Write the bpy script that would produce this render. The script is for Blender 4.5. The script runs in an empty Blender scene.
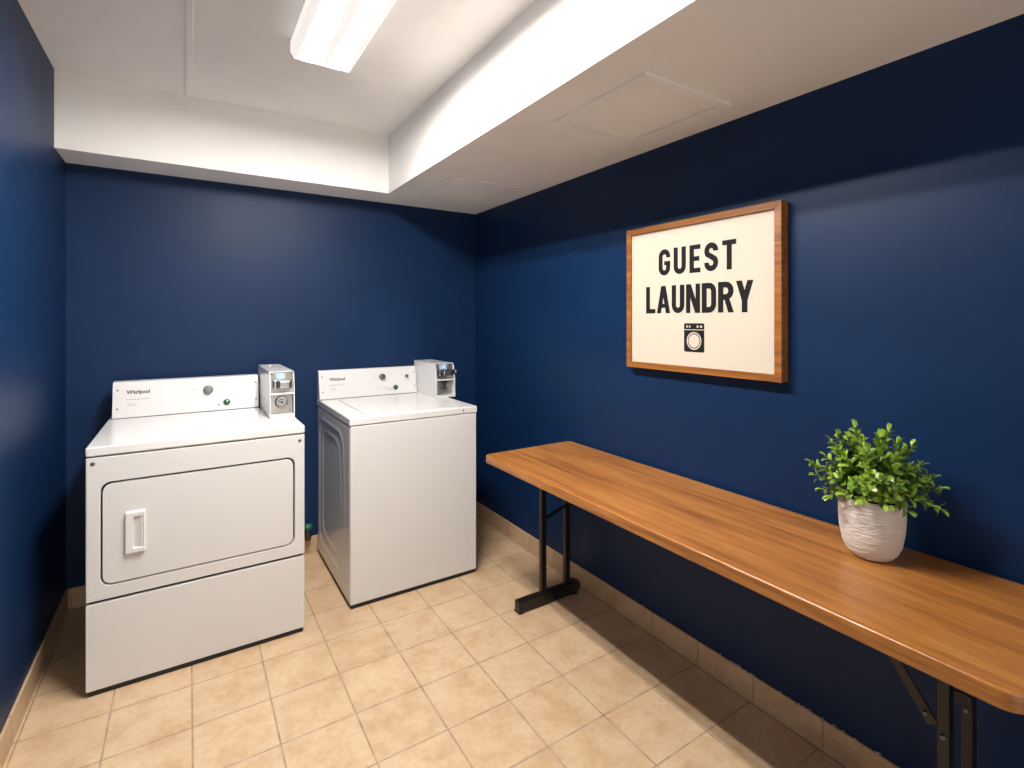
import bpy, bmesh, math, random
from mathutils import Vector, Matrix
random.seed(7)
S = bpy.context.scene
C = S.collection
PI = math.pi

# ------------------------------------------------------------------ materials
def mat(name, col, rough=.5, metal=0., coat=0., spec=.5, emit=None, estr=0.):
    m = bpy.data.materials.new(name); m.use_nodes = True
    b = m.node_tree.nodes['Principled BSDF']
    b.inputs['Base Color'].default_value = (*col, 1)
    b.inputs['Roughness'].default_value = rough
    b.inputs['Metallic'].default_value = metal
    b.inputs['Coat Weight'].default_value = coat
    b.inputs['Specular IOR Level'].default_value = spec
    if emit:
        b.inputs['Emission Color'].default_value = (*emit, 1)
        b.inputs['Emission Strength'].default_value = estr
    return m

class NT:
    def __init__(s, m):
        s.t = m.node_tree; s.b = s.t.nodes['Principled BSDF']
    def n(s, typ, **kw):
        o = s.t.nodes.new(typ)
        for k, v in kw.items(): setattr(o, k, v)
        return o
    def l(s, a, b): s.t.links.new(a, b)
    def pos(s): return s.n('ShaderNodeNewGeometry').outputs['Position']
    def mapping(s, vec, loc=(0, 0, 0), rot=(0, 0, 0), sc=(1, 1, 1)):
        m = s.n('ShaderNodeMapping'); s.l(vec, m.inputs['Vector'])
        m.inputs['Location'].default_value = loc; m.inputs['Rotation'].default_value = rot; m.inputs['Scale'].default_value = sc
        return m.outputs[0]
    def noise(s, vec, scale, detail=4, rough=.5):
        o = s.n('ShaderNodeTexNoise'); s.l(vec, o.inputs['Vector'])
        o.inputs['Scale'].default_value = scale; o.inputs['Detail'].default_value = detail; o.inputs['Roughness'].default_value = rough
        return o.outputs['Fac']
    def ramp(s, fac, stops):
        o = s.n('ShaderNodeValToRGB'); s.l(fac, o.inputs[0])
        e = o.color_ramp.elements
        while len(e) < len(stops): e.new(.5)
        for k, (p, c) in zip(e, stops): k.position = p; k.color = (*c, 1)
        return o.outputs[0]
    def mix(s, fac, a, b, mode='MIX'):
        o = s.n('ShaderNodeMix', data_type='RGBA', blend_type=mode)
        for sock, v in ((o.inputs[0], fac), (o.inputs[6], a), (o.inputs[7], b)):
            if hasattr(v, 'is_output'): s.l(v, sock)
            elif isinstance(v, tuple): sock.default_value = (*v, 1)
            else: sock.default_value = v
        return o.outputs[2]
    def math(s, op, a, b=0.):
        o = s.n('ShaderNodeMath', operation=op)
        for i, v in enumerate((a, b)):
            if hasattr(v, 'is_output'): s.l(v, o.inputs[i])
            else: o.inputs[i].default_value = v
        return o.outputs[0]
    def bump(s, h, strength, dist=.01):
        o = s.n('ShaderNodeBump'); s.l(h, o.inputs['Height'])
        o.inputs['Strength'].default_value = strength; o.inputs['Distance'].default_value = dist
        s.l(o.outputs[0], s.b.inputs['Normal'])
    def color(s, c): s.l(c, s.b.inputs['Base Color'])

TILE, TX, TY = .2509, .515, 2.4076
def tile_material(name, vertical=None):
    m = mat(name, (.6, .42, .27), .38); t = NT(m); p = t.pos()
    if vertical is None: v = t.mapping(p, (-TX / TILE, -TY / TILE, 0), (0, 0, 0), (1 / TILE,) * 3)
    elif vertical == 'y': # joints along y only
        sx = t.n('ShaderNodeSeparateXYZ'); t.l(p, sx.inputs[0]); cb = t.n('ShaderNodeCombineXYZ')
        t.l(t.math('MULTIPLY', t.math('SUBTRACT', sx.outputs[1], TY - .7656), 1 / TILE), cb.inputs[0]); cb.inputs[1].default_value = .5; v = cb.outputs[0]
    else:
        sx = t.n('ShaderNodeSeparateXYZ'); t.l(p, sx.inputs[0]); cb = t.n('ShaderNodeCombineXYZ')
        t.l(t.math('MULTIPLY', t.math('SUBTRACT', sx.outputs[0], TX), 1 / TILE), cb.inputs[0]); cb.inputs[1].default_value = .5; v = cb.outputs[0]
    br = t.n('ShaderNodeTexBrick', offset=0., squash=1.); t.l(v, br.inputs['Vector'])
    br.inputs['Scale'].default_value = 1; br.inputs['Brick Width'].default_value = 1; br.inputs['Row Height'].default_value = 1
    br.inputs['Mortar Size'].default_value = .0135; br.inputs['Mortar Smooth'].default_value = .25
    br.inputs['Color1'].default_value = (0, 0, 0, 1); br.inputs['Color2'].default_value = (1, 1, 1, 1); br.inputs['Mortar'].default_value = (.5, .5, .5, 1)
    n1 = t.noise(p, 9, 5, .6); n2 = t.noise(p, 45, 4, .6)
    base = t.ramp(n1, [(.28, (.46, .305, .175)), (.5, (.545, .385, .242)), (.72, (.60, .455, .305))])
    fine = t.ramp(n2, [(.3, (.90, .87, .83)), (.62, (1, 1, 1))])
    base = t.mix(1., base, fine, 'MULTIPLY')
    var = t.ramp(br.outputs['Color'], [(0, (.93, .92, .90)), (1, (1.0, 1.0, 1.0))])
    base = t.mix(1., base, var, 'MULTIPLY')
    gn = t.noise(p, 14, 3, .6)
    grout = t.ramp(gn, [(.35, (.25, .175, .115)), (.6, (.38, .28, .19))])
    t.color(t.mix(br.outputs['Fac'], base, grout))
    h = t.math('ADD', t.math('MULTIPLY', br.outputs['Fac'], -1.), t.math('MULTIPLY', n2, .12))
    t.bump(h, .35, .004)
    t.l(t.math('ADD', t.math('MULTIPLY', br.outputs['Fac'], .4), t.math('ADD', t.math('MULTIPLY', n1, .12), .30)), t.b.inputs['Roughness'])
    return m

M = {}
M['tile'] = tile_material('floor_tile')
M['cove_y'] = tile_material('cove_tile_side', 'y')
M['cove_x'] = tile_material('cove_tile_back', 'x')

def wall_paint(name, col, rough, bump, coat=0.):
    m = mat(name, col, rough, coat=coat, spec=.22 if col[0] < .1 else .4); t = NT(m); p = t.pos()
    n = t.noise(p, 3.2, 5, .62); n2 = t.noise(p, 170, 3, .6)
    k = .03 if col[0] > .5 else .1; lo = tuple(c * (1 - k) for c in col); hi = tuple(min(1, c * (1 + k)) for c in col)
    t.color(t.ramp(n, [(.3, lo), (.7, hi)]))
    t.bump(n2, bump, .0012)
    t.l(t.math('ADD', t.math('MULTIPLY', n, .12), rough - .06), t.b.inputs['Roughness'])
    return m
M['navy'] = wall_paint('navy_wall_paint', (.0037, .0205, .0690), .44, .35)
M['white_paint'] = wall_paint('white_ceiling_paint', (.88, .865, .84), .75, .18)
M['enamel'] = mat('white_enamel', (.66, .655, .645), .24, coat=.25)
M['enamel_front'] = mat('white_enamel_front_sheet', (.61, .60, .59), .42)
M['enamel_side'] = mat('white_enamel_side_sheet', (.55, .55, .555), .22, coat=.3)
M['console'] = mat('console_white', (.64, .63, .625), .32, coat=.1)
M['plastic_white'] = mat('white_plastic', (.66, .65, .635), .35)
M['dark'] = mat('dark_rubber', (.012, .011, .010), .6)
M['seam'] = mat('dark_gap', (.03, .028, .026), .8)  # near-black for the sealant line and for painted shade in gaps
M['black_steel'] = mat('black_painted_steel', (.006, .005, .0045), .36)
M['chrome'] = mat('brushed_chrome', (.55, .55, .55), .25, 1.)
M['galv'] = mat('galvanised_steel', (.44, .42, .39), .32, .9)
t = NT(M['galv']); t.bump(t.noise(t.mapping(t.pos(), sc=(6, 6, 90)), 30, 3), .15, .001)
M['darkmetal'] = mat('dark_metal', (.10, .095, .09), .35, .9)
M['screw'] = mat('screw_metal', (.16, .15, .14), .4, .8)
M['green'] = mat('green_plastic', (.012, .11, .045), .25, coat=.5)
M['greencap'] = mat('green_valve_paint', (.02, .11, .055), .45)
M['copper'] = mat('dull_brass_pipe', (.08, .05, .035), .5, .6)
M['print_dark'] = mat('dark_print', (.008, .008, .009), .6, spec=.2)
M['print_grey'] = mat('grey_print', (.30, .29, .285), .6)
M['blue_label'] = mat('pale_blue_label', (.32, .50, .75), .45)
M['cream'] = mat('cream_sign_board', (.57, .505, .41), .6)
M['ink'] = mat('black_ink', (.007, .007, .008), .7, spec=.2)
M['flake'] = mat('white_paint_flake', (.7, .68, .64), .7)
M['knob'] = mat('satin_knob', (.26, .255, .25), .25, .9)

def wood(name, c0, c1, c2, axis, rough=.35, fine=1., coat=.1):
    m = mat(name, c1, rough, coat=coat); t = NT(m); p = t.pos()
    sc = {'y': (1, .05, 1), 'z': (1, 1, .06)}[axis]
    v = t.mapping(p, sc=sc)
    n1 = t.noise(v, 26 * fine, 6, .62); n2 = t.noise(v, 120 * fine, 4, .7)
    wv = t.noise(t.mapping(p, sc=tuple(k * .6 for k in sc)), 7 * fine, 3, .5)
    f = t.math('ADD', t.math('MULTIPLY', n1, .55), t.math('ADD', t.math('MULTIPLY', n2, .25), t.math('MULTIPLY', wv, .2)))
    t.color(t.ramp(f, [(.385, c0), (.5, c1), (.615, c2)]))
    t.b.inputs['Coat Roughness'].default_value = .08
    return m
M['oak'] = wood('honey_oak_laminate', (.195, .068, .014), (.34, .130, .026), (.43, .192, .048), 'y', .30, 1.5, .25)
M['frame_wood'] = wood('warm_walnut_frame', (.17, .058, .010), (.30, .110, .020), (.40, .165, .034), 'y', .4, 1.6)

# textured pot
M['pot'] = mat('matt_white_ceramic', (.66, .60, .54), .75); t = NT(M['pot']); p = t.pos()
pw = t.mapping(p, rot=(.35, .35, 0), sc=(30, 30, 120))
t.bump(t.math('ADD', t.noise(pw, 1.2, 3, .5), t.math('MULTIPLY', t.noise(p, 120, 3), .25)), .55, .008)
M['soil'] = mat('dark_soil', (.02, .014, .01), .95)
M['stem'] = mat('green_stem', (.10, .12, .03), .6)
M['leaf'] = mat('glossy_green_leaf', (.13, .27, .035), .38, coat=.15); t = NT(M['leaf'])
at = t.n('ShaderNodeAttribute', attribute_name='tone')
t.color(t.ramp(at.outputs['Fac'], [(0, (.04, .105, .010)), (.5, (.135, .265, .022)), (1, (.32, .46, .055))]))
t.b.inputs['Subsurface Weight'].default_value = 0

# ------------------------------------------------------------------ object helpers
def world_loc(o):
    v = Vector((0, 0, 0))
    while o: v += o.location; o = o.parent
    return v
def obj(name, bm, m, parent=None, smooth=False, loc=None):
    me = bpy.data.meshes.new(name)
    bmesh.ops.recalc_face_normals(bm, faces=bm.faces)
    if parent: off = world_loc(parent)
    elif loc is not None: off = Vector(loc)
    else: off = Vector((0, 0, 0))
    bmesh.ops.translate(bm, verts=bm.verts, vec=-off)
    bm.to_mesh(me); bm.free()
    me.materials.append(M[m] if isinstance(m, str) else m)
    if smooth:
        for p in me.polygons: p.use_smooth = True
        try: me.set_sharp_from_angle(angle=math.radians(smooth if smooth is not True else 35))
        except Exception: pass
    o = bpy.data.objects.new(name, me); C.objects.link(o)
    if smooth:
        wn = o.modifiers.new('weighted_normals', 'WEIGHTED_NORMAL'); wn.keep_sharp = True; wn.weight = 100
    if parent: o.parent = parent
    elif loc is not None: o.location = loc
    return o
def tag(o, label, cat, group=None):
    o['label'] = label; o['category'] = cat
    if group: o['group'] = group
    return o
def thing(name, label, cat, loc, group=None):
    o = bpy.data.objects.new(name, None); C.objects.link(o); o.location = loc; o.empty_display_size = .1
    return tag(o, label, cat, group)
def struct(name, bm, m, smooth=False):
    o = obj(name, bm, m, None, smooth); o['kind'] = 'structure'; return o

def box(x0, x1, y0, y1, z0, z1, bev=0., seg=2, bm=None, Mx=None):
    b = bm or bmesh.new()
    tmp = bmesh.new()
    bmesh.ops.create_cube(tmp, size=1)
    for v in tmp.verts:
        v.co = Vector(((x0 + x1) / 2 + v.co.x * (x1 - x0), (y0 + y1) / 2 + v.co.y * (y1 - y0), (z0 + z1) / 2 + v.co.z * (z1 - z0)))
    if bev > 0:
        bmesh.ops.bevel(tmp, geom=list(tmp.edges), offset=bev, segments=seg, profile=.5, affect='EDGES')
    if Mx is not None: bmesh.ops.transform(tmp, matrix=Mx, verts=tmp.verts)
    merge(b, tmp); return b
def merge(b, tmp):
    me = bpy.data.meshes.new('tmp'); tmp.to_mesh(me); tmp.free(); b.from_mesh(me); bpy.data.meshes.remove(me)
def prism(poly, d0, d1, Mx=None, bm=None, bev=0., seg=2):
    """poly in local xy, extruded along local z d0..d1"""
    b = bm or bmesh.new(); tmp = bmesh.new()
    lo = [tmp.verts.new((x, y, d0)) for x, y in poly]; hi = [tmp.verts.new((x, y, d1)) for x, y in poly]
    n = len(poly)
    tmp.faces.new(lo[::-1]); tmp.faces.new(hi)
    for i in range(n): tmp.faces.new((lo[i], lo[(i + 1) % n], hi[(i + 1) % n], hi[i]))
    if bev: bmesh.ops.bevel(tmp, geom=list(tmp.edges), offset=bev, segments=seg, profile=.5, affect='EDGES')
    if Mx is not None: bmesh.ops.transform(tmp, matrix=Mx, verts=tmp.verts)
    merge(b, tmp); return b
def rrect(x0, x1, y0, y1, r, k=8):
    pts = []
    for cx, cy, a0 in ((x1 - r, y1 - r, 0), (x0 + r, y1 - r, 90), (x0 + r, y0 + r, 180), (x1 - r, y0 + r, 270)):
        for i in range(k + 1):
            a = math.radians(a0 + 90 * i / k); pts.append((cx + r * math.cos(a), cy + r * math.sin(a)))
    return pts
def holed(outer, inner, d0, d1, Mx=None, bm=None, chamfer=0.):
    """plate with a hole: outer and inner loops of equal length; d1 is the visible side"""
    b = bm or bmesh.new(); tmp = bmesh.new(); n = len(outer)
    V = lambda L, d: [tmp.verts.new((x, y, d)) for x, y in L]
    rings = [V(inner, d0), V(outer, d0), V(outer, d1 - chamfer) if chamfer else None]
    cx = sum(p[0] for p in outer) / n; cy = sum(p[1] for p in outer) / n
    if chamfer:
        def offs(L, d):
            out = []; m_ = len(L)
            for q in range(m_):
                p0, p1, p2 = Vector(L[q - 1]), Vector(L[q]), Vector(L[(q + 1) % m_])
                e0 = (p1 - p0).normalized(); e1 = (p2 - p1).normalized(); nn = Vector((e0.y + e1.y, -e0.x - e1.x)).normalized()
                k = d / max(.5, nn.dot(Vector((e0.y, -e0.x)))); out.append((p1.x + nn.x * k, p1.y + nn.y * k))
            return out
        ins = offs(outer, -chamfer); inn = offs(inner, chamfer)
        rings += [V(ins, d1), V(inn, d1), V(inner, d1 - chamfer)]
    else:
        rings = rings[:2] + [V(outer, d1), V(inner, d1)]
    for a, c in zip(rings, rings[1:] + rings[:1]):
        for i in range(n):
            j = (i + 1) % n; tmp.faces.new((a[i], a[j], c[j], c[i]))
    bmesh.ops.remove_doubles(tmp, verts=tmp.verts, dist=1e-6)
    if Mx is not None: bmesh.ops.transform(tmp, matrix=Mx, verts=tmp.verts)
    merge(b, tmp); return b
def lathe(prof, seg=32, Mx=None, bm=None):
    """prof: (r, z) list around local z"""
    b = bm or bmesh.new(); tmp = bmesh.new(); rings = []
    for r, z in prof:
        if r < 1e-6: rings.append([tmp.verts.new((0, 0, z))])
        else: rings.append([tmp.verts.new((r * math.cos(2 * PI * i / seg), r * math.sin(2 * PI * i / seg), z)) for i in range(seg)])
    for a, c in zip(rings, rings[1:]):
        for i in range(seg):
            j = (i + 1) % seg
            if len(a) == 1 and len(c) == 1: continue
            if len(a) == 1: tmp.faces.new((a[0], c[i], c[j]))
            elif len(c) == 1: tmp.faces.new((a[i], a[j], c[0]))
            else: tmp.faces.new((a[i], a[j], c[j], c[i]))
    if Mx is not None: bmesh.ops.transform(tmp, matrix=Mx, verts=tmp.verts)
    merge(b, tmp); return b
def frame_to(origin, u, v):
    u = Vector(u).normalized(); v = Vector(v).normalized(); n = u.cross(v)
    m = Matrix((u, v, n)).transposed().to_4x4(); m.translation = Vector(origin); return m
def bar(p0, p1, w, d, up=(0, 0, 1), bev=.002, bm=None):
    """rectangular bar from p0 to p1"""
    p0 = Vector(p0); p1 = Vector(p1); z = (p1 - p0); L = z.length; z.normalize()
    x = Vector(up).cross(z)
    if x.length < 1e-4: x = Vector((1, 0, 0))
    x.normalize(); y = z.cross(x)
    m = Matrix((x, y, z)).transposed().to_4x4(); m.translation = p0
    return box(-w / 2, w / 2, -d / 2, d / 2, 0, L, bev, 2, bm, m)
def tube(pts, r, seg=8, bm=None):
    b = bm or bmesh.new(); tmp = bmesh.new(); rings = []
    P = [Vector(p) for p in pts]
    R = r if isinstance(r, (list, tuple)) else [r] * len(P)
    for i, p in enumerate(P):
        d = (P[min(i + 1, len(P) - 1)] - P[max(i - 1, 0)]).normalized()
        x = d.cross(Vector((.3, .2, 1)));
        if x.length < 1e-3: x = d.cross(Vector((1, 0, 0)))
        x.normalize(); y = d.cross(x)
        rings.append([tmp.verts.new(p + (x * math.cos(2 * PI * k / seg) + y * math.sin(2 * PI * k / seg)) * R[i]) for k in range(seg)])
    for a, c in zip(rings, rings[1:]):
        for k in range(seg): tmp.faces.new((a[k], a[(k + 1) % seg], c[(k + 1) % seg], c[k]))
    tmp.faces.new(rings[0]); tmp.faces.new(rings[-1][::-1])
    merge(b, tmp); return b
def text_bm(body, size, Mx, depth=.0004, bold=.0, shear=0., width=None):
    cu = bpy.data.curves.new('txt', 'FONT'); cu.body = body; cu.size = size; cu.extrude = depth; cu.offset = bold; cu.shear = shear; cu.resolution_u = 3
    o = bpy.data.objects.new('txt', cu); C.objects.link(o)
    bpy.context.view_layer.update()
    me = bpy.data.meshes.new_from_object(o.evaluated_get(bpy.context.evaluated_depsgraph_get()))
    b = bmesh.new(); b.from_mesh(me)
    bpy.data.objects.remove(o); bpy.data.curves.remove(cu); bpy.data.meshes.remove(me)
    if width:
        xs = [v.co.x for v in b.verts]; k = width / (max(xs) - min(xs)); x0 = min(xs)
        for v in b.verts: v.co.x = (v.co.x - x0) * k
    bmesh.ops.transform(b, matrix=Mx, verts=b.verts); return b

# ------------------------------------------------------------------ the room
XL, XR, YB, YF, ZC, ZS = -.508, 1.785, 3.380, -1.5, 2.577, 2.2204
XS, YS = 1.038, 3.112
struct('floor', box(XL - .1, XR + .1, YF - .1, YB + .1, -.1, 0), 'tile')
struct('ceiling', box(XL - .1, XR + .1, YF - .1, YB + .1, ZC, ZC + .1), 'white_paint')
struct('wall_left', box(XL - .1, XL, YF - .1, YB + .1, 0, ZC), 'navy')
struct('wall_right', box(XR, XR + .1, YF - .1, YB + .1, 0, ZC), 'navy')
struct('wall_back', box(XL, XR, YB, YB + .1, 0, ZC), 'navy')
# unseen front wall behind the viewpoint; paleness and doorway added to light the room
wf = box(XL, -.38, YF - .1, YF, 0, ZC); box(.62, XR, YF - .1, YF, 0, ZC, 0, 1, wf); box(-.38, .62, YF - .1, YF, 2.08, ZC, 0, 1, wf)
struct('wall_front', wf, 'white_paint')
# the boxed-in bulkhead along the back and the right wall: one L-shaped piece
bk = prism([(XL, YS), (XS, YS), (XS, YF), (XR, YF), (XR, YB), (XL, YB)], ZS, ZC)
struct('trim_1', bk, 'white_paint')
# baseboards of cut floor tile
BH = .1017
struct('baseboard_right', box(XR - .010, XR, YF, YB, 0, BH, .0025), 'cove_y', 35)
struct('baseboard_left', box(XL, XL + .010, YF, YB, 0, BH, .0025), 'cove_y', 35)
struct('baseboard_back', box(XL + .010, XR - .010, YB - .010, YB, 0, BH, .0025), 'cove_x', 35)
# sealant line with paint flakes on the right baseboard
b = bmesh.new()
rnd = random.Random(3)
box(XR - .003, XR, YF, YB - .01, BH - .001, BH + .002, .001, 1, b)
struct('trim_2', b, 'seam')
b = bmesh.new()
for i in range(34):
    y = rnd.uniform(.5, 2.0) if i < 14 else rnd.uniform(.5, 1.25); s = rnd.uniform(.0012, .0035)
    box(XR - .005, XR - .001, y, y + s * 1.8, BH + .0005, BH + .002 + rnd.random() * .0012, .0004, 1, b)
struct('trim_3', b, 'flake')
# ceiling batten over the board joint, and a fine second joint
struct('trim_4', box(-.008, .016, YF, YS, ZC - .005, ZC, .002), 'white_paint', 35)
struct('trim_5', box(.4505, .4535, 2.30, YS, ZC - .0012, ZC), 'white_paint')

# access panels in the bulkhead
def access_panel(label, x0, x1, y0, y1, fw, drop):
    r = thing('access_panel', label, 'access panel', ((x0 + x1) / 2, (y0 + y1) / 2, ZS - drop), 'access panels in the bulkhead')
    Mz = Matrix.Identity(4)
    o = rrect(x0, x1, y0, y1, .003, 2); i = rrect(x0 + fw, x1 - fw, y0 + fw, y1 - fw, .003, 2)
    obj('frame', holed(o, i, ZS, ZS - drop, Mz), 'white_paint', r)
    g = .005
    obj('hatch', box(x0 + fw + g, x1 - fw - g, y0 + fw + g, y1 - fw - g, ZS - drop * .8, ZS - .0002, .0006, 1), 'white_paint', r)
    return r
access_panel('large square access panel in the white bulkhead underside above the framed sign', 1.200, 1.640, 1.140, 1.640, .036, .010)
access_panel('smaller access panel at the far corner end of the bulkhead underside', 1.20, 1.64, 2.55, 3.00, .030, .006)

# ------------------------------------------------------------------ ceiling light
def lens_material():
    m = bpy.data.materials.new('lit_prismatic_lens'); m.use_nodes = True; nt = m.node_tree
    t = NT(m); tc = t.n('ShaderNodeTexCoord')
    s = t.n('ShaderNodeSeparateXYZ'); t.l(tc.outputs['Object'], s.inputs[0])
    a = t.math('ABSOLUTE', s.outputs[0])
    d = t.math('ABSOLUTE', t.math('SUBTRACT', a, .058))           # distance from the nearer tube
    e = t.n('ShaderNodeMapRange', interpolation_type='SMOOTHSTEP'); t.l(d, e.inputs[0])
    e.inputs[1].default_value = .041; e.inputs[2].default_value = .006; e.inputs[3].default_value = 0.; e.inputs[4].default_value = 1.
    ey = t.n('ShaderNodeMapRange', interpolation_type='SMOOTHSTEP'); t.l(t.math('ABSOLUTE', s.outputs[1]), ey.inputs[0])
    ey.inputs[1].default_value = .600; ey.inputs[2].default_value = .560; ey.inputs[3].default_value = 0.; ey.inputs[4].default_value = 1.
    ex = t.math('MULTIPLY', t.math('POWER', e.outputs[0], 2.2), ey.outputs[0])
    st = t.math('ADD', t.math('MULTIPLY', ex, LENS), .21)
    t.b.inputs['Base Color'].default_value = (.35, .34, .33, 1); t.b.inputs['Roughness'].default_value = .35
    t.b.inputs['Emission Color'].default_value = (1, .955, .905, 1)
    t.l(st, t.b.inputs['Emission Strength'])
    return m
LENS = 92.
M['lens'] = lens_material()
M['fixture'] = mat('white_fixture_enamel', (.82, .81, .79), .4)
def ceiling_light(label, x, y0, y1):
    r = thing('ceiling_light', label, 'ceiling light', (x, (y0 + y1) / 2, ZC))
    w = .121
    obj('housing', box(x - w + .012, x + w - .012, y0 + .004, y1 - .004, ZC - .022, ZC, .002), 'fixture', r)
    # wraparound lens: boxy basin profile swept along y
    prof = [(-w, -.012), (-w, -.052)] + [(-w + .016 - .016 * math.cos(math.radians(q)), -.056 - .016 * math.sin(math.radians(q))) for q in (0, 30, 60, 90)]
    prof += [(-.058, -.0745), (0, -.071), (.058, -.0745)] + [(-px_, pz_) for px_, pz_ in prof[::-1]]
    tmp = bmesh.new(); n = len(prof)
    A = [tmp.verts.new((x + px, y0 + .012, ZC + pz)) for px, pz in prof]; B = [tmp.verts.new((x + px, y1 - .012, ZC + pz)) for px, pz in prof]
    for i in range(n - 1): tmp.faces.new((A[i], A[i + 1], B[i + 1], B[i]))
    tmp.faces.new((A[0], B[0], B[-1], A[-1]))
    obj('lens', tmp, 'lens', r, 60)
    Mx = Matrix(((1, 0, 0, 0), (0, 0, 1, 0), (0, 1, 0, 0), (0, 0, 0, 1)))
    for ya, yb in ((y0, y0 + .014), (y1 - .014, y1)):
        cap = [(x - w - .003, ZC - .001), (x - w - .003, ZC - .058), (x - w + .012, ZC - .078), (x + w - .012, ZC - .078), (x + w + .003, ZC - .058), (x + w + .003, ZC - .001)]
        obj('end_cap', prism(cap, ya, yb, Mx, None, .0015, 1), 'fixture', r)
    return r
ceiling_light('lit twin-tube fluorescent ceiling light over the middle of the room', .468, 1.02, 2.265)

# ------------------------------------------------------------------ machines
YX = Matrix(((1, 0, 0, 0), (0, 0, -1, 0), (0, 1, 0, 0), (0, 0, 0, 1)))   # local (x,y,z) -> world (x,-z,y): plates facing -y
def front(y): m = YX.copy(); m.translation = Vector((0, y, 0)); return m  # local z grows towards the viewer
def screw(parent, x, z, y, r=.006, m='screw', Mx=None):
    F = Mx if Mx is not None else front(y) @ Matrix.Translation((x, z, 0))
    b = lathe([(0, .003), (r * .55, .0028), (r, .001), (r, -.002)], 14, F)
    return obj('screw', b, m, parent, 40)
def dashes(spec, F, bm=None):
    b = bm or bmesh.new()
    for (x, y, w, h) in spec: box(x, x + w, y, y + h, .0002, .0007, 0, 1, b, F)
    return b
def rough_line(x, y, n, w, h, gap, rnd):
    out = []; 
    for i in range(n):
        ww = w * rnd.uniform(.5, 1.1); out.append((x, y + rnd.uniform(-.0004, .0004), ww, h * rnd.uniform(.7, 1.))); x += ww + gap
    return out

def console(root, x0, x1, yb, yt, z0, z1, yback, washer):
    obj('console_gap_shade', box(x0 + .002, x1 - .002, yb + .002, yback - .004, z0 - .0005, z0 + .004), 'seam', root)  # dark strip standing in for the shaded gap under the console
    z0 += .0025
    prof = [(yb, z0), (yt, z1 - .012), (yt + .004, z1 - .003), (yt + .013, z1), (yback, z1), (yback, z0)]
    Mx = Matrix(((0, 0, 1, 0), (1, 0, 0, 0), (0, 1, 0, 0), (0, 0, 0, 1)))
    b = prism(prof, x0, x1, Mx, None, .003, 2)
    c = obj('control_console', b, 'console', root, 40)
    F = frame_to(((x0), yb, z0), (1, 0, 0), (0, yt - yb, z1 - .012 - z0)) # origin lower-left of the face
    W = x1 - x0; Hh = z1 - z0
    rnd = random.Random(5 if washer else 4)
    T = lambda x, y, z=0: F @ Matrix.Translation((x, y, z))
    # maker's wordmark with its ring-like swoosh
    lx, ly = (.055, .117) if not washer else (.062, .112)
    obj('wordmark', text_bm('Whirlpool', .0250, T(lx, ly), .0004, .0007, 0, .094), 'print_dark', c)
    sw = []
    for i in range(25):
        a = 2 * PI * i / 24; sw.append((lx + .043 + .017 * math.cos(a), ly + .006 + .0085 * math.sin(a)))
    bs = bmesh.new()
    for i in range(4, 19):
        p, q = sw[i], sw[i + 1]; dx, dy = q[0] - p[0], q[1] - p[1]; L = math.hypot(dx, dy)
        nx, ny = -dy / L * .0006, dx / L * .0006
        prism([(p[0] - nx, p[1] - ny), (q[0] - nx, q[1] - ny), (q[0] + nx, q[1] + ny), (p[0] + nx, p[1] + ny)], .0002, .0008, F, bs)
    obj('swoosh', bs, 'print_grey', c)
    sp = []
    rl = lambda *a: obj('printed_legend', dashes(rough_line(*a, rnd), F), 'print_grey', c)
    rl(lx - .002, ly - .030, 13, .0065, .0042, .0018); rl(lx + .004, ly - .052, 5, .007, .0036, .002); rl(lx + .004, ly - .060, 4, .008, .0026, .002)
    if washer:
        rl(.33, .115, 6, .006, .002, .002); rl(.43, .125, 6, .006, .002, .003); rl(.36, .045, 11, .0055, .0026, .0016)
        rl(.515, .130, 3, .006, .002, .003); rl(.575, .118, 2, .006, .002, .003); rl(.50, .052, 2, .006, .002, .002)
    else:
        rl(.33, .118, 3, .008, .0026, .0016); rl(.43, .124, 4, .008, .0026, .0016)
        rl(.51, .042, 4, .007, .0024, .0016); rl(.385, .145, 3, .006, .002, .002)
    # knob(s), start button, indicator
    def knob(x, y, r, m='knob'):
        k = obj('knob', lathe([(r * 1.12, 0), (r * 1.12, .004), (r, .006), (r * .92, .022), (r * .8, .025), (0, .026)], 28, T(x, y)), m, c, 40)
        return k
    if washer:
        knob(.392, .118, .0185); knob(.556, .114, .008, 'darkmetal')
        gx, gy = .478, .043
    else:
        knob(.402, .113, .0205); gx, gy = .487, .040
    obj('start_button', lathe([(.0155, 0), (.0155, .003), (.0125, .0045), (.0125, .008), (.010, .010), (0, .0105)], 24, T(gx, gy)), 'green', c, 40)
    obj('start_button_ring', lathe([(.0155, .0002), (.0165, .003), (.0138, .0052), (.0128, .003)], 24, T(gx, gy)), 'darkmetal', c, 40)
    obj('indicator_light', lathe([(.0042, 0), (.0042, .002), (0, .003)], 12, T(gx - .037, gy - .010)), 'darkmetal', c, 40)
    for x in (.020, W - .014):
        for y in (.045, .138): screw(c, 0, 0, 0, .0042, 'screw', T(x, y))
    return c

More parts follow.
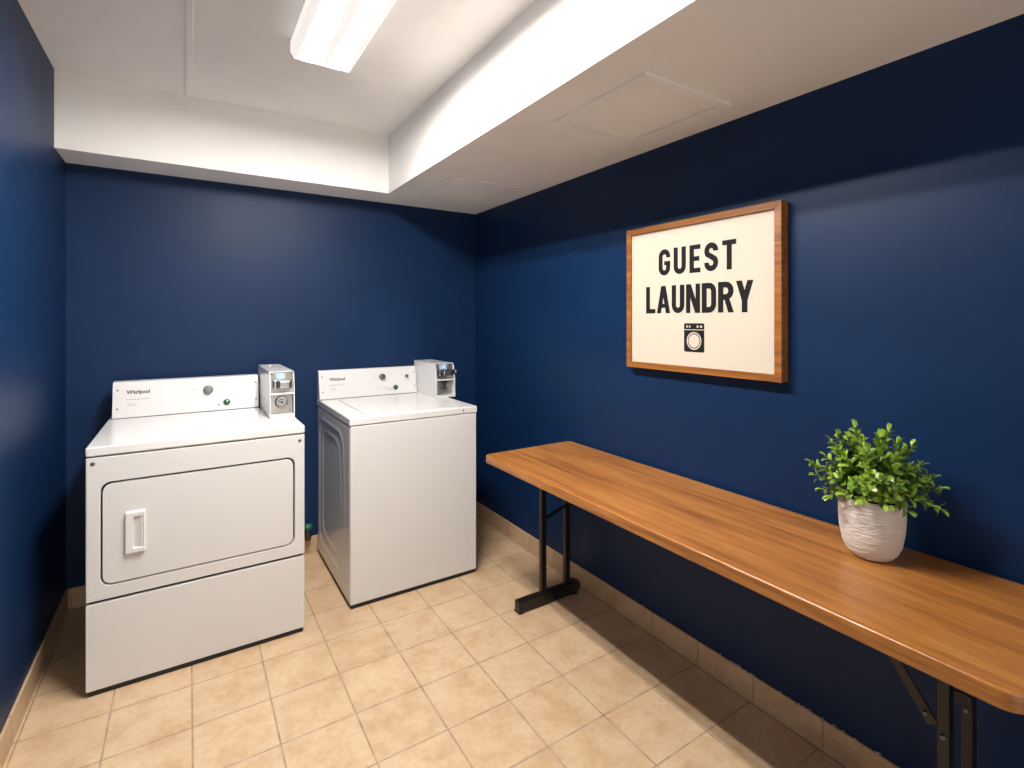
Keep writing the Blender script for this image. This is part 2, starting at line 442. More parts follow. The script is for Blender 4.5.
def coin_box(root, x0, x1, yf, z0, z1, yback, lever):
    # folded sheet-metal housing: two side cheeks, a roof, with the front face set back between them
    Hh = z1 - z0
    prof = [(yf, z0), (yf + .006, z0 + Hh * .52), (yf + .014, z0 + Hh * .80), (yf + .034, z1), (yback, z1), (yback, z0)]
    Mx = Matrix(((0, 0, 1, 0), (1, 0, 0, 0), (0, 1, 0, 0), (0, 0, 0, 1)))
    th = .004; b = bmesh.new()
    prism(prof, x0, x0 + th, Mx, b, .0008, 1); prism(prof, x1 - th, x1, Mx, b, .0008, 1)
    box(x0 + .001, x1 - .001, yf + .030, yback, z1 - .004, z1, .0008, 1, b)
    box(x0 + th, x1 - th, yf + .055, yback, z0, z1 - .004, 0, 1, b)      # the meter body inside
    h = obj('coin_box', b, 'enamel', root, 40)
    a, c = x0 + th, x1 - th; W = c - a; cx = (a + c) / 2
    zm = z0 + Hh * .52
    # upper galvanised plate, mid shelf, lower plate with the lock
    obj('upper_plate', box(a, c, yf + .034, yf + .056, zm + .004, z1 - .004, .001, 1), 'galv', h)
    obj('shelf_lip', box(a, c, yf + .006, yf + .056, zm - .004, zm + .004, .0015, 2), 'enamel', h)
    obj('vault_door', box(a + .001, c - .001, yf + .046, yf + .058, z0 + .016, zm - .006, .002, 2), 'galv', h)
    obj('bottom_ledge', box(a, c, yf + .004, yf + .056, z0, z0 + .014, .002, 2), 'enamel', h)
    F = front(yf + .046) @ Matrix.Translation((cx, (z0 + .026 + zm - .006) / 2 + .004, 0))
    lock = obj('vault_lock', lathe([(.031, 0), (.031, .012), (.028, .016), (.024, .015), (.022, .004), (.015, .004), (.015, .014), (.013, .017), (0, .017)], 32, F), 'chrome', h, 40)
    obj('keyhole', lathe([(.0058, .0165), (.0058, .0180), (0, .0180)], 14, F), 'dark', h)
    # instruction sticker, coin slide block, slide handle
    zu0, zu1 = zm + .004, z1 - .004; hh = zu1 - zu0
    FU = front(yf + .034)
    obj('instruction_sticker', box(a + W * .24, a + W * .66, zu0 + hh * .62, zu0 + hh * .97, 0, .0012, 0, 1, None, FU), 'blue_label', h)
    obj('sticker_emblem', lathe([(.010, .0012), (.010, .0018), (0, .0018)], 16, FU @ Matrix.Translation((a + W * .45, zu0 + hh * .79, 0))), 'plastic_white', h)
    blk = obj('coin_slide', box(a + W * .10, a + W * .93, zu0 + hh * .22, zu0 + hh * .62, 0, .020, .003, 2, None, FU), 'darkmetal', h)
    obj('slide_handle', box(a + W * .36, a + W * .80, zu0 + hh * .26, zu0 + hh * .58, .018, .040, .003, 2, None, FU), 'chrome', h)
    obj('slide_guide', box(a + W * .14, a + W * .24, zu0 + hh * .24, zu0 + hh * .60, .018, .030, .002, 2, None, FU), 'chrome', h)
    obj('coin_slot', box(a + W * .27, a + W * .32, zu0 + hh * .28, zu0 + hh * .52, .0195, .0215, 0, 1, None, FU), 'dark', h)
    obj('price_tag', box(a + W * .66, a + W * .96, zu0 + hh * .02, zu0 + hh * .19, 0, .0015, 0, 1, None, FU), 'plastic_white', h)
    if lever:
        obj('slide_lever', box(c - .030, x1 + .016, zu0 + hh * .34, zu0 + hh * .62, .016, .034, .003, 2, None, FU), 'darkmetal', h)
        obj('lever_tip', lathe([(.009, 0), (.009, .004), (.006, .006), (0, .006)], 16, FU @ Matrix.Translation((x1 + .004, zu0 + hh * .48, .034))), 'chrome', h, 40)
    for sx in (a + .007, c - .007):
        screw(h, sx, zu1 - .008, yf + .034, .0035)
        screw(h, sx, zm - .014, yf + .046, .0035)
    screw(h, c - .012, z0 + .030, yf + .046, .0035)
    Fs = frame_to((x0, yf + .11, z0 + .09), (0, -1, 0), (0, 0, 1))
    screw(h, 0, 0, 0, .0042, 'enamel', Fs)
    # small lock stud on the roof
    obj('roof_rivet', lathe([(.006, 0), (.006, .003), (.003, .005), (0, .005)], 14, Matrix.Translation((cx - .01, yback - .12, z1))), 'enamel', h, 40)
    return h

# ---- dryer
DX0, DX1, DY, DZ, DB = -.325, .451, 2.536, .953, 3.345
dr = thing('clothes_dryer', 'white coin-operated front-loading dryer with a recessed door handle, left of the pair', 'dryer', ((DX0 + DX1) / 2, (DY + DB) / 2, 0))
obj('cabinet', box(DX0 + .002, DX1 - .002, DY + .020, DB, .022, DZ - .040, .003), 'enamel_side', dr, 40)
obj('plinth', box(DX0 + .008, DX1 - .006, DY + .008, DB - .01, 0, .024), 'dark', dr)
SEAM = .357; g = .0052
r = .010
ou = rrect(DX0, DX1, SEAM + g, DZ - .0410, .004, 8); inn = rrect(-.281, .409, .414, .813, .034, 8)
fp = obj('front_panel', holed(ou, inn, 0, .020, front(DY + .020), None, .0025), 'enamel_front', dr, 40)
for x, z in ((-.304, .889), (.430, .884)): screw(fp, x, z, DY, .0075, 'screw')
obj('gap_shade_sheet', prism(rrect(DX0 + .006, DX1 - .006, .05, DZ - .042, .004, 4), 0, .002, front(DY + .0205)), 'seam', dr)  # dark sheet behind the front, puts shade into the door and panel gaps
door = obj('door', prism(rrect(-.2740, .4015, .4205, .8055, .029, 8), 0, .020, front(DY + .018), None, .0022, 2), 'enamel_front', dr, 40)
# recessed pull handle
hx0, hx1, hz0, hz1 = -.205, -.143, .525, .684
hd = obj('handle', holed(rrect(hx0, hx1, hz0, hz1, .005, 4), rrect(hx0 + .026, hx1 - .005, hz0 + .018, hz1 - .018, .004, 4), 0, .013, front(DY - .002), None, .002), 'plastic_white', door, 40)
obj('handle_bezel', holed(rrect(hx0 - .003, hx1 + .003, hz0 - .004, hz1 + .004, .006, 4), rrect(hx0 + .001, hx1 - .001, hz0 + .001, hz1 - .001, .005, 4), 0, .004, front(DY - .002), None, .001), 'plastic_white', door, 40)
hf = bmesh.new()
prism([(hx0 + .026, .0), (hx1 - .010, .0115), (hx1 - .005, .0118), (hx1 - .005, .0002)], hz0 + .018, hz1 - .018, Matrix(((1, 0, 0, 0), (0, -1, 0, DY - .002), (0, 0, 1, 0), (0, 0, 0, 1))), hf)
obj('handle_scoop', hf, 'plastic_white', door)
obj('lower_panel', box(DX0, DX1, DY, DY + .018, .022, SEAM - g, .003, 2), 'enamel_front', dr, 40)
obj('worktop', box(DX0 - .001, DX1 + .001, DY - .003, DB, DZ - .036, DZ, .006, 3), 'enamel', dr, 40)
console(dr, -.311, .331, 3.190, 3.228, DZ, 1.130, 3.300, False)
coin_box(dr, .337, .450, 2.785, DZ, 1.181, 3.300, False)

# ---- washer
WX0, WX1, WY, WZ, WB = .670, 1.380, 2.598, .948, 3.368
ws = thing('washing_machine', 'white coin-operated top-loading washer with plain front and embossed side, right of the pair', 'washing machine', ((WX0 + WX1) / 2, (WY + WB) / 2, 0))
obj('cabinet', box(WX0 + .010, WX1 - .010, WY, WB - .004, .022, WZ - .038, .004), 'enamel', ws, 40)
obj('plinth', box(WX0 + .014, WX1 - .008, WY + .006, WB - .02, 0, .024), 'dark', ws)
def sd_rr(px, py, x0, x1, y0, y1, r):
    cx, cy = (x0 + x1) / 2, (y0 + y1) / 2
    qx = abs(px - cx) - (x1 - x0) / 2 + r; qy = abs(py - cy) - (y1 - y0) / 2 + r
    return math.hypot(max(qx, 0), max(qy, 0)) + min(max(qx, qy), 0) - r
def sst(a, b_, x):
    x = max(0, min(1, (x - a) / (b_ - a))); return x * x * (3 - 2 * x)
def side_panel(sign):
    b = bmesh.new(); ny, nz = 76, 96
    y0, y1, z0, z1 = WY + .001, WB - .006, .022, WZ - .038; G = []
    base = WX0 if sign < 0 else WX1
    for j in range(nz + 1):
        row = []
        for i in range(ny + 1):
            y = y0 + (y1 - y0) * i / ny; z = z0 + (z1 - z0) * j / nz
            bow = .05 * ((z - .5) / .4) ** 2
            h = .0
            d1 = sd_rr(y, z, WY + .11 + bow * .6, WB - .07, .10, .85, .10)
            h += .0032 * sst(-.015, 0, -abs(d1 + .004))            # raised bead
            h -= .0022 * sst(0, -.02, d1)                                # pan
            d2 = sd_rr(y, z, WY + .20 + bow, WB - .14, .17, .79, .10)
            h += .0022 * sst(-.013, 0, -abs(d2 + .002)); h -= .0030 * sst(0, -.025, d2)
            ed = min(y - y0, y1 - y, z - z0, z1 - z)
            h = h * sst(0, .03, ed) - .003 * (1 - sst(0, .006, ed))
            row.append(b.verts.new((base + sign * (h - .001), y, z)))
        G.append(row)
    for j in range(nz):
        for i in range(ny): b.faces.new((G[j][i], G[j][i + 1], G[j + 1][i + 1], G[j + 1][i]))
    # thickness
    ring = bmesh.ops.extrude_face_region(b, geom=list(b.faces))
    bmesh.ops.translate(b, verts=[v for v in ring['geom'] if isinstance(v, bmesh.types.BMVert)], vec=(-sign * .0125 if False else 0, 0, 0))
    for v in [v for v in ring['geom'] if isinstance(v, bmesh.types.BMVert)]: v.co.x = base - sign * .014
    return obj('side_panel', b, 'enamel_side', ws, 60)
side_panel(-1); side_panel(1)
obj('front_panel', box(WX0 + .004, WX1 - .004, WY - .002, WY + .012, .022, WZ - .0405, .004, 3), 'enamel_front', ws, 40)
wt = bmesh.new()
box(WX0 - .001, WX1 + .001, WY - .004, WB, WZ - .036, WZ - .006, .005, 3, wt)
ZM = Matrix.Identity(4)
lx0, lx1, ly0, ly1 = .772, 1.285, WY + .030, 3.265
holed(rrect(WX0 - .001, WX1 + .001, WY - .004, WB, .006, 4), rrect(lx0, lx1, ly0, ly1, .010, 4), WZ - .010, WZ, ZM, wt, .003)
obj('worktop', wt, 'enamel', ws, 40)
obj('lid', prism(rrect(lx0 + .003, lx1 - .003, ly0 + .003, ly1 - .003, .009, 4), WZ - .008, WZ + .001, ZM, None, .0015, 2), 'enamel', ws, 40)
obj('lid_catch', box(1.292, 1.298, WY - .0055, WY - .003, WZ - .026, WZ - .010, .0008, 1), 'screw', ws)
for k in (-1, 1):
    for yy in (WY + .05, WB - .06):
        xx = (WX0 + .045) if k < 0 else (WX1 - .045)
        obj('foot', lathe([(.02, 0), (.02, .012), (.010, .014), (.010, .024)], 16, Matrix.Translation((xx, yy, 0))), 'dark', ws)
console(ws, .672, 1.297, 3.296, 3.328, WZ, 1.125, WB, True)
coin_box(ws, 1.302, 1.430, 2.980, WZ, 1.163, WB, True)

# ---- small green shut-off valve low on the back wall between the machines
vx = .610
va = thing('pipe_valve', 'small green-handled pipe valve low on the wall between the dryer and the washer', 'pipe valve', (vx, YB, .13))
obj('pipe', tube([(vx, YB, .13), (vx, YB - .05, .13)], .012, 14), 'copper', va, 40)
obj('valve_body', lathe([(.0, -.03), (.015, -.028), (.018, -.01), (.018, .01), (.013, .02), (.013, .034), (0, .036)], 16, Matrix.Translation((vx, YB - .055, .13))), 'copper', va, 40)
obj('handle', lathe([(0, .034), (.022, .036), (.027, .044), (.027, .060), (.020, .068), (0, .070)], 12, Matrix.Translation((vx, YB - .055, .13))), 'greencap', va, 40)

# ------------------------------------------------------------------ folding table
TX0, TX1, TY0, TY1, TZ0, TZ1 = 1.230, 1.766, .262, 2.236, .733, .7726
tb = thing('folding_table', 'long narrow honey-oak folding table with black steel legs along the navy wall', 'table', ((TX0 + TX1) / 2, (TY0 + TY1) / 2, 0))
def corners(x0, x1, y0, y1, rn, rf, k=10):
    pts = []
    for cx, cy, a0, r_ in ((x1 - rf, y1 - rf, 0, rf), (x0 + rf, y1 - rf, 90, rf), (x0 + rn, y0 + rn, 180, rn), (x1 - rn, y0 + rn, 270, rn)):
        for i in range(k + 1):
            a = math.radians(a0 + 90 * i / k); pts.append((cx + r_ * math.cos(a), cy + r_ * math.sin(a)))
    return pts
TOP = corners(TX0, TX1, TY0, TY1, .055, .024)
def slab(outline, z0, z1, r_, k=4):
    m_ = len(outline)
    def inset(d):
        out = []
        for q in range(m_):
            p0, p1, p2 = Vector(outline[q - 1]), Vector(outline[q]), Vector(outline[(q + 1) % m_])
            e = ((p1 - p0).normalized() + (p2 - p1).normalized()).normalized(); out.append((p1.x - e.y * d, p1.y + e.x * d))
        return out
    b = bmesh.new(); rings = []
    prof = [(r_ * (1 - math.sin(PI / 2 * i / k)), z0 + r_ * (1 - math.cos(PI / 2 * i / k))) for i in range(k + 1)]
    prof += [(r_ * (1 - math.cos(PI / 2 * i / k)), z1 - r_ * (1 - math.sin(PI / 2 * i / k))) for i in range(k + 1)]
    for d, z in prof: rings.append([b.verts.new((x, y, z)) for x, y in inset(d)])
    for a, c in zip(rings, rings[1:]):
        for i in range(m_): b.faces.new((a[i], a[(i + 1) % m_], c[(i + 1) % m_], c[i]))
    b.faces.new(rings[0][::-1]); b.faces.new(rings[-1]); return b
obj('tabletop', slab(TOP, TZ0, TZ1, .0065), 'oak', tb, 40)
obj('apron_rail', box(TX0 + .10, TX0 + .125, TY0 + .15, TY1 - .15, TZ0 - .022, TZ0 + .0, .002), 'black_steel', tb)
obj('apron_rail', box(TX1 - .125, TX1 - .10, TY0 + .15, TY1 - .15, TZ0 - .022, TZ0 + .0, .002), 'black_steel', tb)
PX = (1.508, 1.660)
def bolt(x, y, z, parent, r=.007):
    obj('bolt', lathe([(0, .006), (r * .7, .005), (r, .002), (r, -.002)], 12, frame_to((x, y, z), (0, -1, 0), (0, 0, 1))), 'screw', parent, 40)
def brace(x, y0, z0, y1):
    br = obj('brace', bar((x, y0, z0), (x, y1, TZ0 - .012), .024, .006, (1, 0, 0), .001), 'black_steel', tb)
    obj('hinge_bracket', box(x - .016, x + .016, y1 - .022, y1 + .022, TZ0 - .018, TZ0, .002), 'black_steel', br)
    for k in (.08, .52): bolt(x - .0035, y0 + (y1 - y0) * k, z0 + (TZ0 - .012 - z0) * k, br, .0062)
for y, far in ((2.127, True), (.473, False)):
    ft = obj('foot', box(1.352, 1.715, y - .022, y + .022, .004, .058, .004, 2), 'black_steel', tb, 40)
    for fx in (1.364, 1.705):
        obj('foot_cap', box(fx - .014, fx + .014, y - .025, y + .025, 0, .010 if fx < 1.5 else .066, .003, 2), 'dark', ft)
    obj('levelling_knob', lathe([(.026, 0), (.030, .004), (.030, .016), (.024, .022), (0, .022)], 10, frame_to((1.712, y, .036), (0, 1, 0), (0, 0, 1))), 'dark', ft, 40)
    for k, x in enumerate(PX):
        p = obj('leg', box(x - .0155, x + .0155, y - .012, y + .012, .054, TZ0, .003, 2), 'black_steel', tb, 40)
        if not far: bolt(x - .0155, y, .455, p)
    if far:
        ln = obj('cross_link', bar((PX[0], y - .018, .438), (PX[1], y - .018, .482), .006, .022, (0, 1, 0), .001), 'black_steel', tb)
        obj('bolt', lathe([(0, .006), (.007, .005), (.011, .002), (.011, -.002)], 12, front(y - .021) @ Matrix.Translation((PX[0] + .026, .446, 0))), 'dark', ln, 40)
        brace(PX[1] - .004, y - .020, .482, y - .19)
    else:
        brace(PX[0] - .012, y + .020, .470, y + .195)
        brace(PX[1] - .024, y + .006, .490, y + .195)
        obj('pivot', lathe([(0, .012), (.016, .012), (.019, .009), (.019, 0)], 16, frame_to((PX[1] - .030, y + .004, .490), (0, -1, 0), (0, 0, 1))), 'dark', p, 40)

# ------------------------------------------------------------------ framed sign
SY0, SY1, SZ0, SZ1, SD = 1.012, 1.771, 1.218, 1.861, .044
sg = thing('framed_sign', 'wood-framed cream sign reading GUEST LAUNDRY with a washer icon on the navy wall', 'sign', (XR, (SY0 + SY1) / 2, SZ0))
W2 = lambda x, off=0.: frame_to((x, SY1, SZ0), (0, -1, 0), (0, 0, 1))   # local x to the right, y up, z out of the wall (-x)
SW, SH = SY1 - SY0, SZ1 - SZ0; fw = .027
# four mitred frame rails
for nm, pol in (('bottom', [(0, 0), (SW, 0), (SW - fw, fw), (fw, fw)]), ('top', [(0, SH), (fw, SH - fw), (SW - fw, SH - fw), (SW, SH)]),
                ('left', [(0, 0), (fw, fw), (fw, SH - fw), (0, SH)]), ('right', [(SW, 0), (SW, SH), (SW - fw, SH - fw), (SW - fw, fw)])):
    obj('frame_rail', prism(pol, 0, SD, W2(XR), None, .0012, 1), 'frame_wood', sg)
bd = obj('board', box(fw - .004, SW - fw + .004, fw - .004, SH - fw + .004, .002, .034, 0, 1, None, W2(XR)), 'cream', sg)
LT = .0338
LIFT = [0]
def lt():
    LIFT[0] = (LIFT[0] + 1) % 20; return LT + .0008 + LIFT[0] * .00004
s_ = .192
def ribbon(pts, w, bm, F):
    P = [Vector((p[0], p[1])) for p in pts]; L = []; Rr = []
    for i, p in enumerate(P):
        d0 = (p - P[i - 1]).normalized() if i > 0 else None
        d1 = (P[i + 1] - p).normalized() if i < len(P) - 1 else None
        if d0 is None: d = d1; k = 1
        elif d1 is None: d = d0; k = 1
        else:
            d = (d0 + d1).normalized(); k = 1 / max(.5, d.dot(d0))
        n = Vector((-d.y, d.x)) * (w / 2 * k); L.append(p + n); Rr.append(p - n)
    for i in range(len(P) - 1):
        prism([tuple(Rr[i]), tuple(Rr[i + 1]), tuple(L[i + 1]), tuple(L[i])], LT, lt(), F, bm)
def arc(cx, cy, rx, ry, a0, a1, n=8):
    return [(cx + rx * math.cos(math.radians(a0 + (a1 - a0) * i / n)), cy + ry * math.sin(math.radians(a0 + (a1 - a0) * i / n))) for i in range(n + 1)]
def letter(ch, ox, oy, H, bm, F):
    s = s_; W = {'G': .56, 'U': .56, 'E': .47, 'S': .56, 'T': .53, 'L': .46, 'A': .62, 'N': .58, 'D': .56, 'R': .58, 'Y': .60}[ch]
    L, R, T, B = s / 2, W - s / 2, 1 - s / 2, s / 2; cx = W / 2; rx = (R - L) / 2; ry = .19
    tr = lambda pts: [(ox + x * H, oy + y * H) for x, y in pts]
    rib = lambda pts: ribbon(tr(pts), s * H, bm, F)
    pol = lambda pts: prism(tr(pts), LT, lt(), F, bm)
    if ch == 'G':
        rib([(R, .67)] + arc(cx, T - ry, rx, ry, 0, 180) + arc(cx, B + ry, rx, ry, 180, 360) + [(R, .50)])
        pol([(cx - .01, .39), (W, .39), (W, .54), (cx - .01, .54)])
    elif ch == 'U': rib([(L, 1)] + arc(cx, B + ry, rx, ry, 180, 360) + [(R, 1)])
    elif ch == 'E':
        pol([(0, 0), (s, 0), (s, 1), (0, 1)]); h = .165
        for y, w in ((0, W), (.5 - h / 2, W - .05), (1 - h, W)): pol([(s * .9, y), (w, y), (w, y + h), (s * .9, y + h)])
    elif ch == 'S':
        rib([(R, .70)] + arc(cx, T - ry, rx, ry, 0, 180) + [(L, .68), (L + .03, .60), (cx, .51), (R - .03, .41), (R, .33)] + arc(cx, B + ry, rx, ry, 0, -180) + [(L, .31)])
    elif ch == 'T':
        pol([(0, .835), (W, .835), (W, 1), (0, 1)]); pol([(cx - s / 2, 0), (cx + s / 2, 0), (cx + s / 2, .9), (cx - s / 2, .9)])
    elif ch == 'L':
        pol([(0, 0), (s, 0), (s, 1), (0, 1)]); pol([(s * .9, 0), (W, 0), (W, .165), (s * .9, .165)])
    elif ch == 'A':
        pol([(0, 0), (s, 0), (cx + .085, 1), (cx - .105, 1)]); pol([(W - s, 0), (W, 0), (cx + .105, 1), (cx - .085, 1)])
        pol([(s * .8, .20), (W - s * .8, .20), (W - s, .35), (s, .35)])
    elif ch == 'N':
        pol([(0, 0), (s * .92, 0), (s * .92, 1), (0, 1)]); pol([(W - s * .92, 0), (W, 0), (W, 1), (W - s * .92, 1)])
        pol([(0, 1), (s * 1.02, 1), (W, 0), (W - s * 1.02, 0)])
    elif ch == 'D':
        pol([(0, 0), (s, 0), (s, 1), (0, 1)])
        rib([(s * .8, T), (cx, T)] + arc(cx, T - .2, R - cx, .2, 90, 0)[1:] + arc(cx, B + .2, R - cx, .2, 0, -90) + [(s * .8, B)])
    elif ch == 'R':
        pol([(0, 0), (s, 0), (s, 1), (0, 1)]); m = .50
        rib([(s * .8, T), (cx, T)] + arc(cx, (T + m) / 2, R - cx - .01, (T - m) / 2, 90, -90)[1:] + [(s * .8, m)])
        pol([(cx - .07, .46), (cx + .12, .46), (W, 0), (W - s * 1.05, 0)])
    elif ch == 'Y':
        pol([(0, 1), (s * 1.05, 1), (cx + .085, .42), (cx - .095, .36)]); pol([(W, 1), (cx + .095, .36), (cx - .085, .42), (W - s * 1.05, 1)])
        pol([(cx - s / 2, 0), (cx + s / 2, 0), (cx + s / 2, .45), (cx - s / 2, .45)])
    return W
def word(txt, y_left, y_right, z0, z1):
    F = W2(XR); H = z1 - z0; bm = bmesh.new()
    Ws = {'G': .56, 'U': .56, 'E': .47, 'S': .56, 'T': .53, 'L': .46, 'A': .62, 'N': .58, 'D': .56, 'R': .58, 'Y': .60}
    total = sum(Ws[c] for c in txt) * H; span = y_left - y_right; gap = (span - total) / (len(txt) - 1)
    x = SY1 - y_left
    for ch in txt:
        letter(ch, x, z0 - SZ0, H, bm, F); x += Ws[ch] * H + gap
    return obj('lettering', bm, 'ink', bd)
word('GUEST', 1.580, 1.195, 1.634, 1.749)
word('LAUNDRY', 1.655, 1.124, 1.468, 1.588)
# washing machine pictogram
F = W2(XR); ix0, ix1, iz0, iz1 = SY1 - 1.441, SY1 - 1.340, 1.306 - SZ0, 1.425 - SZ0
ic = obj('pictogram', prism(rrect(ix0, ix1, iz0, iz1, .007, 4), LT, LT + .0008, F), 'ink', bd)
b = bmesh.new(); icx = (ix0 + ix1) / 2; iw = ix1 - ix0
lv = LT + .0008
box(ix0, ix1, iz1 - .0285, iz1 - .0255, lv, lv + .0004, 0, 1, b, F)
for k, w in ((.12, .07), (.25, .07), (.64, .08), (.80, .10)): box(ix0 + iw * k, ix0 + iw * (k + w), iz1 - .018, iz1 - .009, lv, lv + .0004, 0, 1, b, F)
fc = F @ Matrix.Translation((icx, iz0 + .046, lv))
lathe([(.0315, 0), (.0315, .0004), (.0365, .0004), (.0365, 0)], 36, fc, b)
lathe([(0, .0004), (.0275, .0004), (.0275, 0)], 36, fc, b)
obj('pictogram_detail', b, 'cream', bd)

# ------------------------------------------------------------------ potted plant
px, py, pz = 1.624, .680, TZ1
pl = thing('potted_plant', 'bushy small-leaved green plant in a textured white pot on the wooden table', 'plant', (px, py, pz))
prof = [(r_ * .822, z_) for r_, z_ in [(0, .0), (.052, .0), (.062, .003), (.076, .016), (.088, .040), (.0955, .075), (.0985, .11), (.0985, .150), (.0980, .166), (.0960, .169), (.092, .167), (.090, .155), (.089, .145)]]
pot = obj('pot', lathe(prof, 64, Matrix.Translation((px, py, pz))), 'pot', pl, 50)
obj('soil', lathe([(0, .152), (.05, .151), (.0742, .147), (.0742, .140), (0, .140)], 32, Matrix.Translation((px, py, pz))), 'soil', pl, 40)
rnd = random.Random(21)
stems = bmesh.new(); lv_v = []; lv_f = []; lv_t = []
def add_leaf(p, d, up, L, wd, tone):
    d = d.normalized(); side = d.cross(up)
    if side.length < 1e-3: side = d.cross(Vector((1, 0, 0)))
    side.normalize(); nn = side.cross(d).normalized()
    i0 = len(lv_v)
    prof = [(0, .10, 0), (.25, .55, .05), (.55, 1., .07), (.82, .80, .02), (.95, .40, -.03), (1.0, 0.0, -.05)]
    for t_, w_, h_ in prof:
        c = p + d * (L * t_) + nn * (L * h_)
        lv_v.append(c - side * (wd * w_ / 2) + nn * (wd * .16 * w_)); lv_v.append(c); lv_v.append(c + side * (wd * w_ / 2) + nn * (wd * .16 * w_))
        lv_t.extend([tone] * 3)
    for k in range(len(prof) - 1):
        a = i0 + k * 3; lv_f.append((a, a + 1, a + 4, a + 3)); lv_f.append((a + 1, a + 2, a + 5, a + 4))
def branch(p0, p1, bend, n, L0):
    p0 = Vector(p0); p1 = Vector(p1); mid = (p0 + p1) / 2 + bend
    pts = []
    for i in range(13):
        t_ = i / 12; pts.append(p0 * (1 - t_) ** 2 + mid * 2 * t_ * (1 - t_) + p1 * t_ * t_)
    tube(pts, [.0026 - .0016 * i / 12 for i in range(13)], 5, stems)
    ph = rnd.uniform(0, PI)
    for k in range(n):
        t_ = .30 + .70 * (k + .5) / n
        q = p0 * (1 - t_) ** 2 + mid * 2 * t_ * (1 - t_) + p1 * t_ * t_
        dd = (mid - p0) * (2 * (1 - t_)) + (p1 - mid) * (2 * t_); dd.normalize()
        ph += PI / 2 + rnd.uniform(-.35, .35)
        x = dd.cross(Vector((.13, .2, 1))).normalized(); y = dd.cross(x)
        sz = L0 * (1.05 - .35 * abs(t_ - .6) / .4) * rnd.uniform(.85, 1.15)
        for sgn in (1, -1):
            o = (x * math.cos(ph) + y * math.sin(ph)) * sgn
            ld = o * .85 + dd * rnd.uniform(.45, .75) + Vector((0, 0, rnd.uniform(-.05, .25)))
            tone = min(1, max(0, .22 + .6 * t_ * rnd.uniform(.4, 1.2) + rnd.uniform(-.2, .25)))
            e = q + ld.normalized() * sz
            if e.x > XR - .006: continue
            add_leaf(q, ld, dd if abs(ld.normalized().dot(dd)) < .95 else Vector((0, 0, 1)), sz, sz * .56, tone)
    for a in range(3):
        o = Vector((rnd.uniform(-1, 1), rnd.uniform(-1, 1), rnd.uniform(0, 1)))
        ld = (p1 - mid).normalized() + o * .45
        if (p1 + ld.normalized() * L0 * .8).x < XR - .006:
            add_leaf(p1, ld, Vector((0, 0, 1)) if abs(ld.normalized().z) < .9 else Vector((1, 0, 0)), L0 * .8, L0 * .40, min(1, .8 + rnd.uniform(-.1, .2)))
# lateral axis across the picture (mostly along the wall) and the axis towards the viewer
lat = Vector((.385, -.923, 0)); fwd = Vector((-.923, -.385, 0))
base = Vector((px, py, pz + .150))
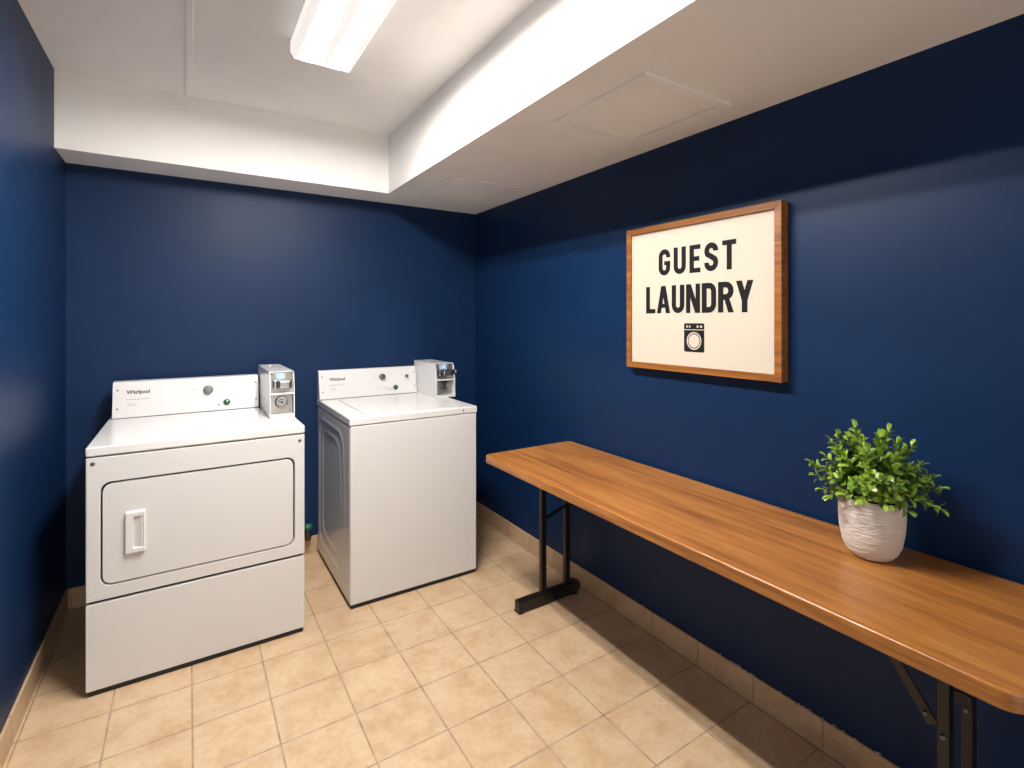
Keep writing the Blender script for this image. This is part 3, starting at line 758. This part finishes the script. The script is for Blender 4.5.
# explicit outer sprays: (lateral, height above rim, towards viewer)
sprays = [(-.185, .072, .02), (-.168, .045, .05), (-.130, .135, .00), (-.140, .098, .04), (-.105, .150, -.02), (-.085, .110, .06), (-.055, .185, .00), (-.035, .155, .05), (-.015, .140, .08),
          (.020, .165, .00), (.045, .178, -.03), (.060, .120, .06), (.085, .135, .01), (.112, .145, -.02), (.130, .105, .03), (.150, .080, .05), (.165, .070, .00), (.182, .052, .02), (.155, .015, .05), (.185, .000, .01),
          (.120, .030, .08), (.09, .005, .10), (.075, .065, .09), (.035, .075, .11), (.035, .015, .115), (-.01, .085, .115), (-.03, .020, .125), (-.055, .060, .11), (-.085, .025, .11), (-.112, .055, .085), (-.145, .015, .06), (-.125, .005, .075),
          (-.06, .135, -.06), (.02, .150, -.06), (.07, .10, -.07), (-.10, .09, -.06), (.0, .110, .03), (-.04, .105, .02), (.04, .11, .02), (.09, .085, .03), (-.09, .075, .03), (0, .04, .09), (.13, .06, -.04), (-.14, .05, -.03), (.105, .055, .055), (-.02, .055, .12), (.055, .04, .10), (-.07, .095, .07), (-.11, .125, .02), (-.04, .14, -.02), (.02, .125, .05), (-.02, .10, .08), (.06, .095, .07), (.10, .10, .05), (-.10, .07, .07), (.07, .15, .0), (-.075, .15, .0), (.0, .075, .10), (.14, .05, .03), (.115, .075, .0)]
for (l_, h_, f_) in sprays:
    l_ = l_ * .79 + .004; f_ *= .9; h_ = h_ * 1.04 + .004
    tip = base + lat * l_ + fwd * f_ + Vector((0, 0, h_ + .01))
    tip.x = min(tip.x, XR - .022)
    root_ = base + lat * (l_ * .22) + fwd * (f_ * .3)
    Ln = (tip - root_).length
    branch(root_, tip, Vector((0, 0, .028 + max(0, .05 - h_) * .55)) + lat * (-l_ * .05), max(4, int(Ln / .0205)), .0320)
obj('stems', stems, 'stem', pl, 60)
me = bpy.data.meshes.new('foliage'); O = Vector((px, py, pz))
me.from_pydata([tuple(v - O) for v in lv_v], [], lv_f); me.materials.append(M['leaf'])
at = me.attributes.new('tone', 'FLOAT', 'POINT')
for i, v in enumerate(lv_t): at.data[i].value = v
for p in me.polygons: p.use_smooth = True
fo = bpy.data.objects.new('foliage', me); C.objects.link(fo); fo.parent = pl

# ------------------------------------------------------------------ camera, world, view
cam = bpy.data.cameras.new('camera'); co = bpy.data.objects.new('camera', cam); C.objects.link(co)
co.location = (0, 0, 1.44); co.rotation_euler = (PI / 2, 0, -.5784)
cam.sensor_width = 36; cam.lens = 513.48 / 1024 * 36; cam.clip_start = .05
cam.shift_x = -(523.15 - 512) / 1024; cam.shift_y = -(384 - 319.67) / 1024
S.camera = co
w = bpy.data.worlds.new('world'); S.world = w; w.use_nodes = True
w.node_tree.nodes['Background'].inputs[0].default_value = (1.0, .96, .91, 1)
w.node_tree.nodes['Background'].inputs[1].default_value = 1.0  # pale glow that reaches the room only by the added doorway
S.view_settings.view_transform = 'Standard'; S.view_settings.look = 'None'; S.view_settings.gamma = 1; S.view_settings.use_curve_mapping = False
S.view_settings.exposure = 1.92
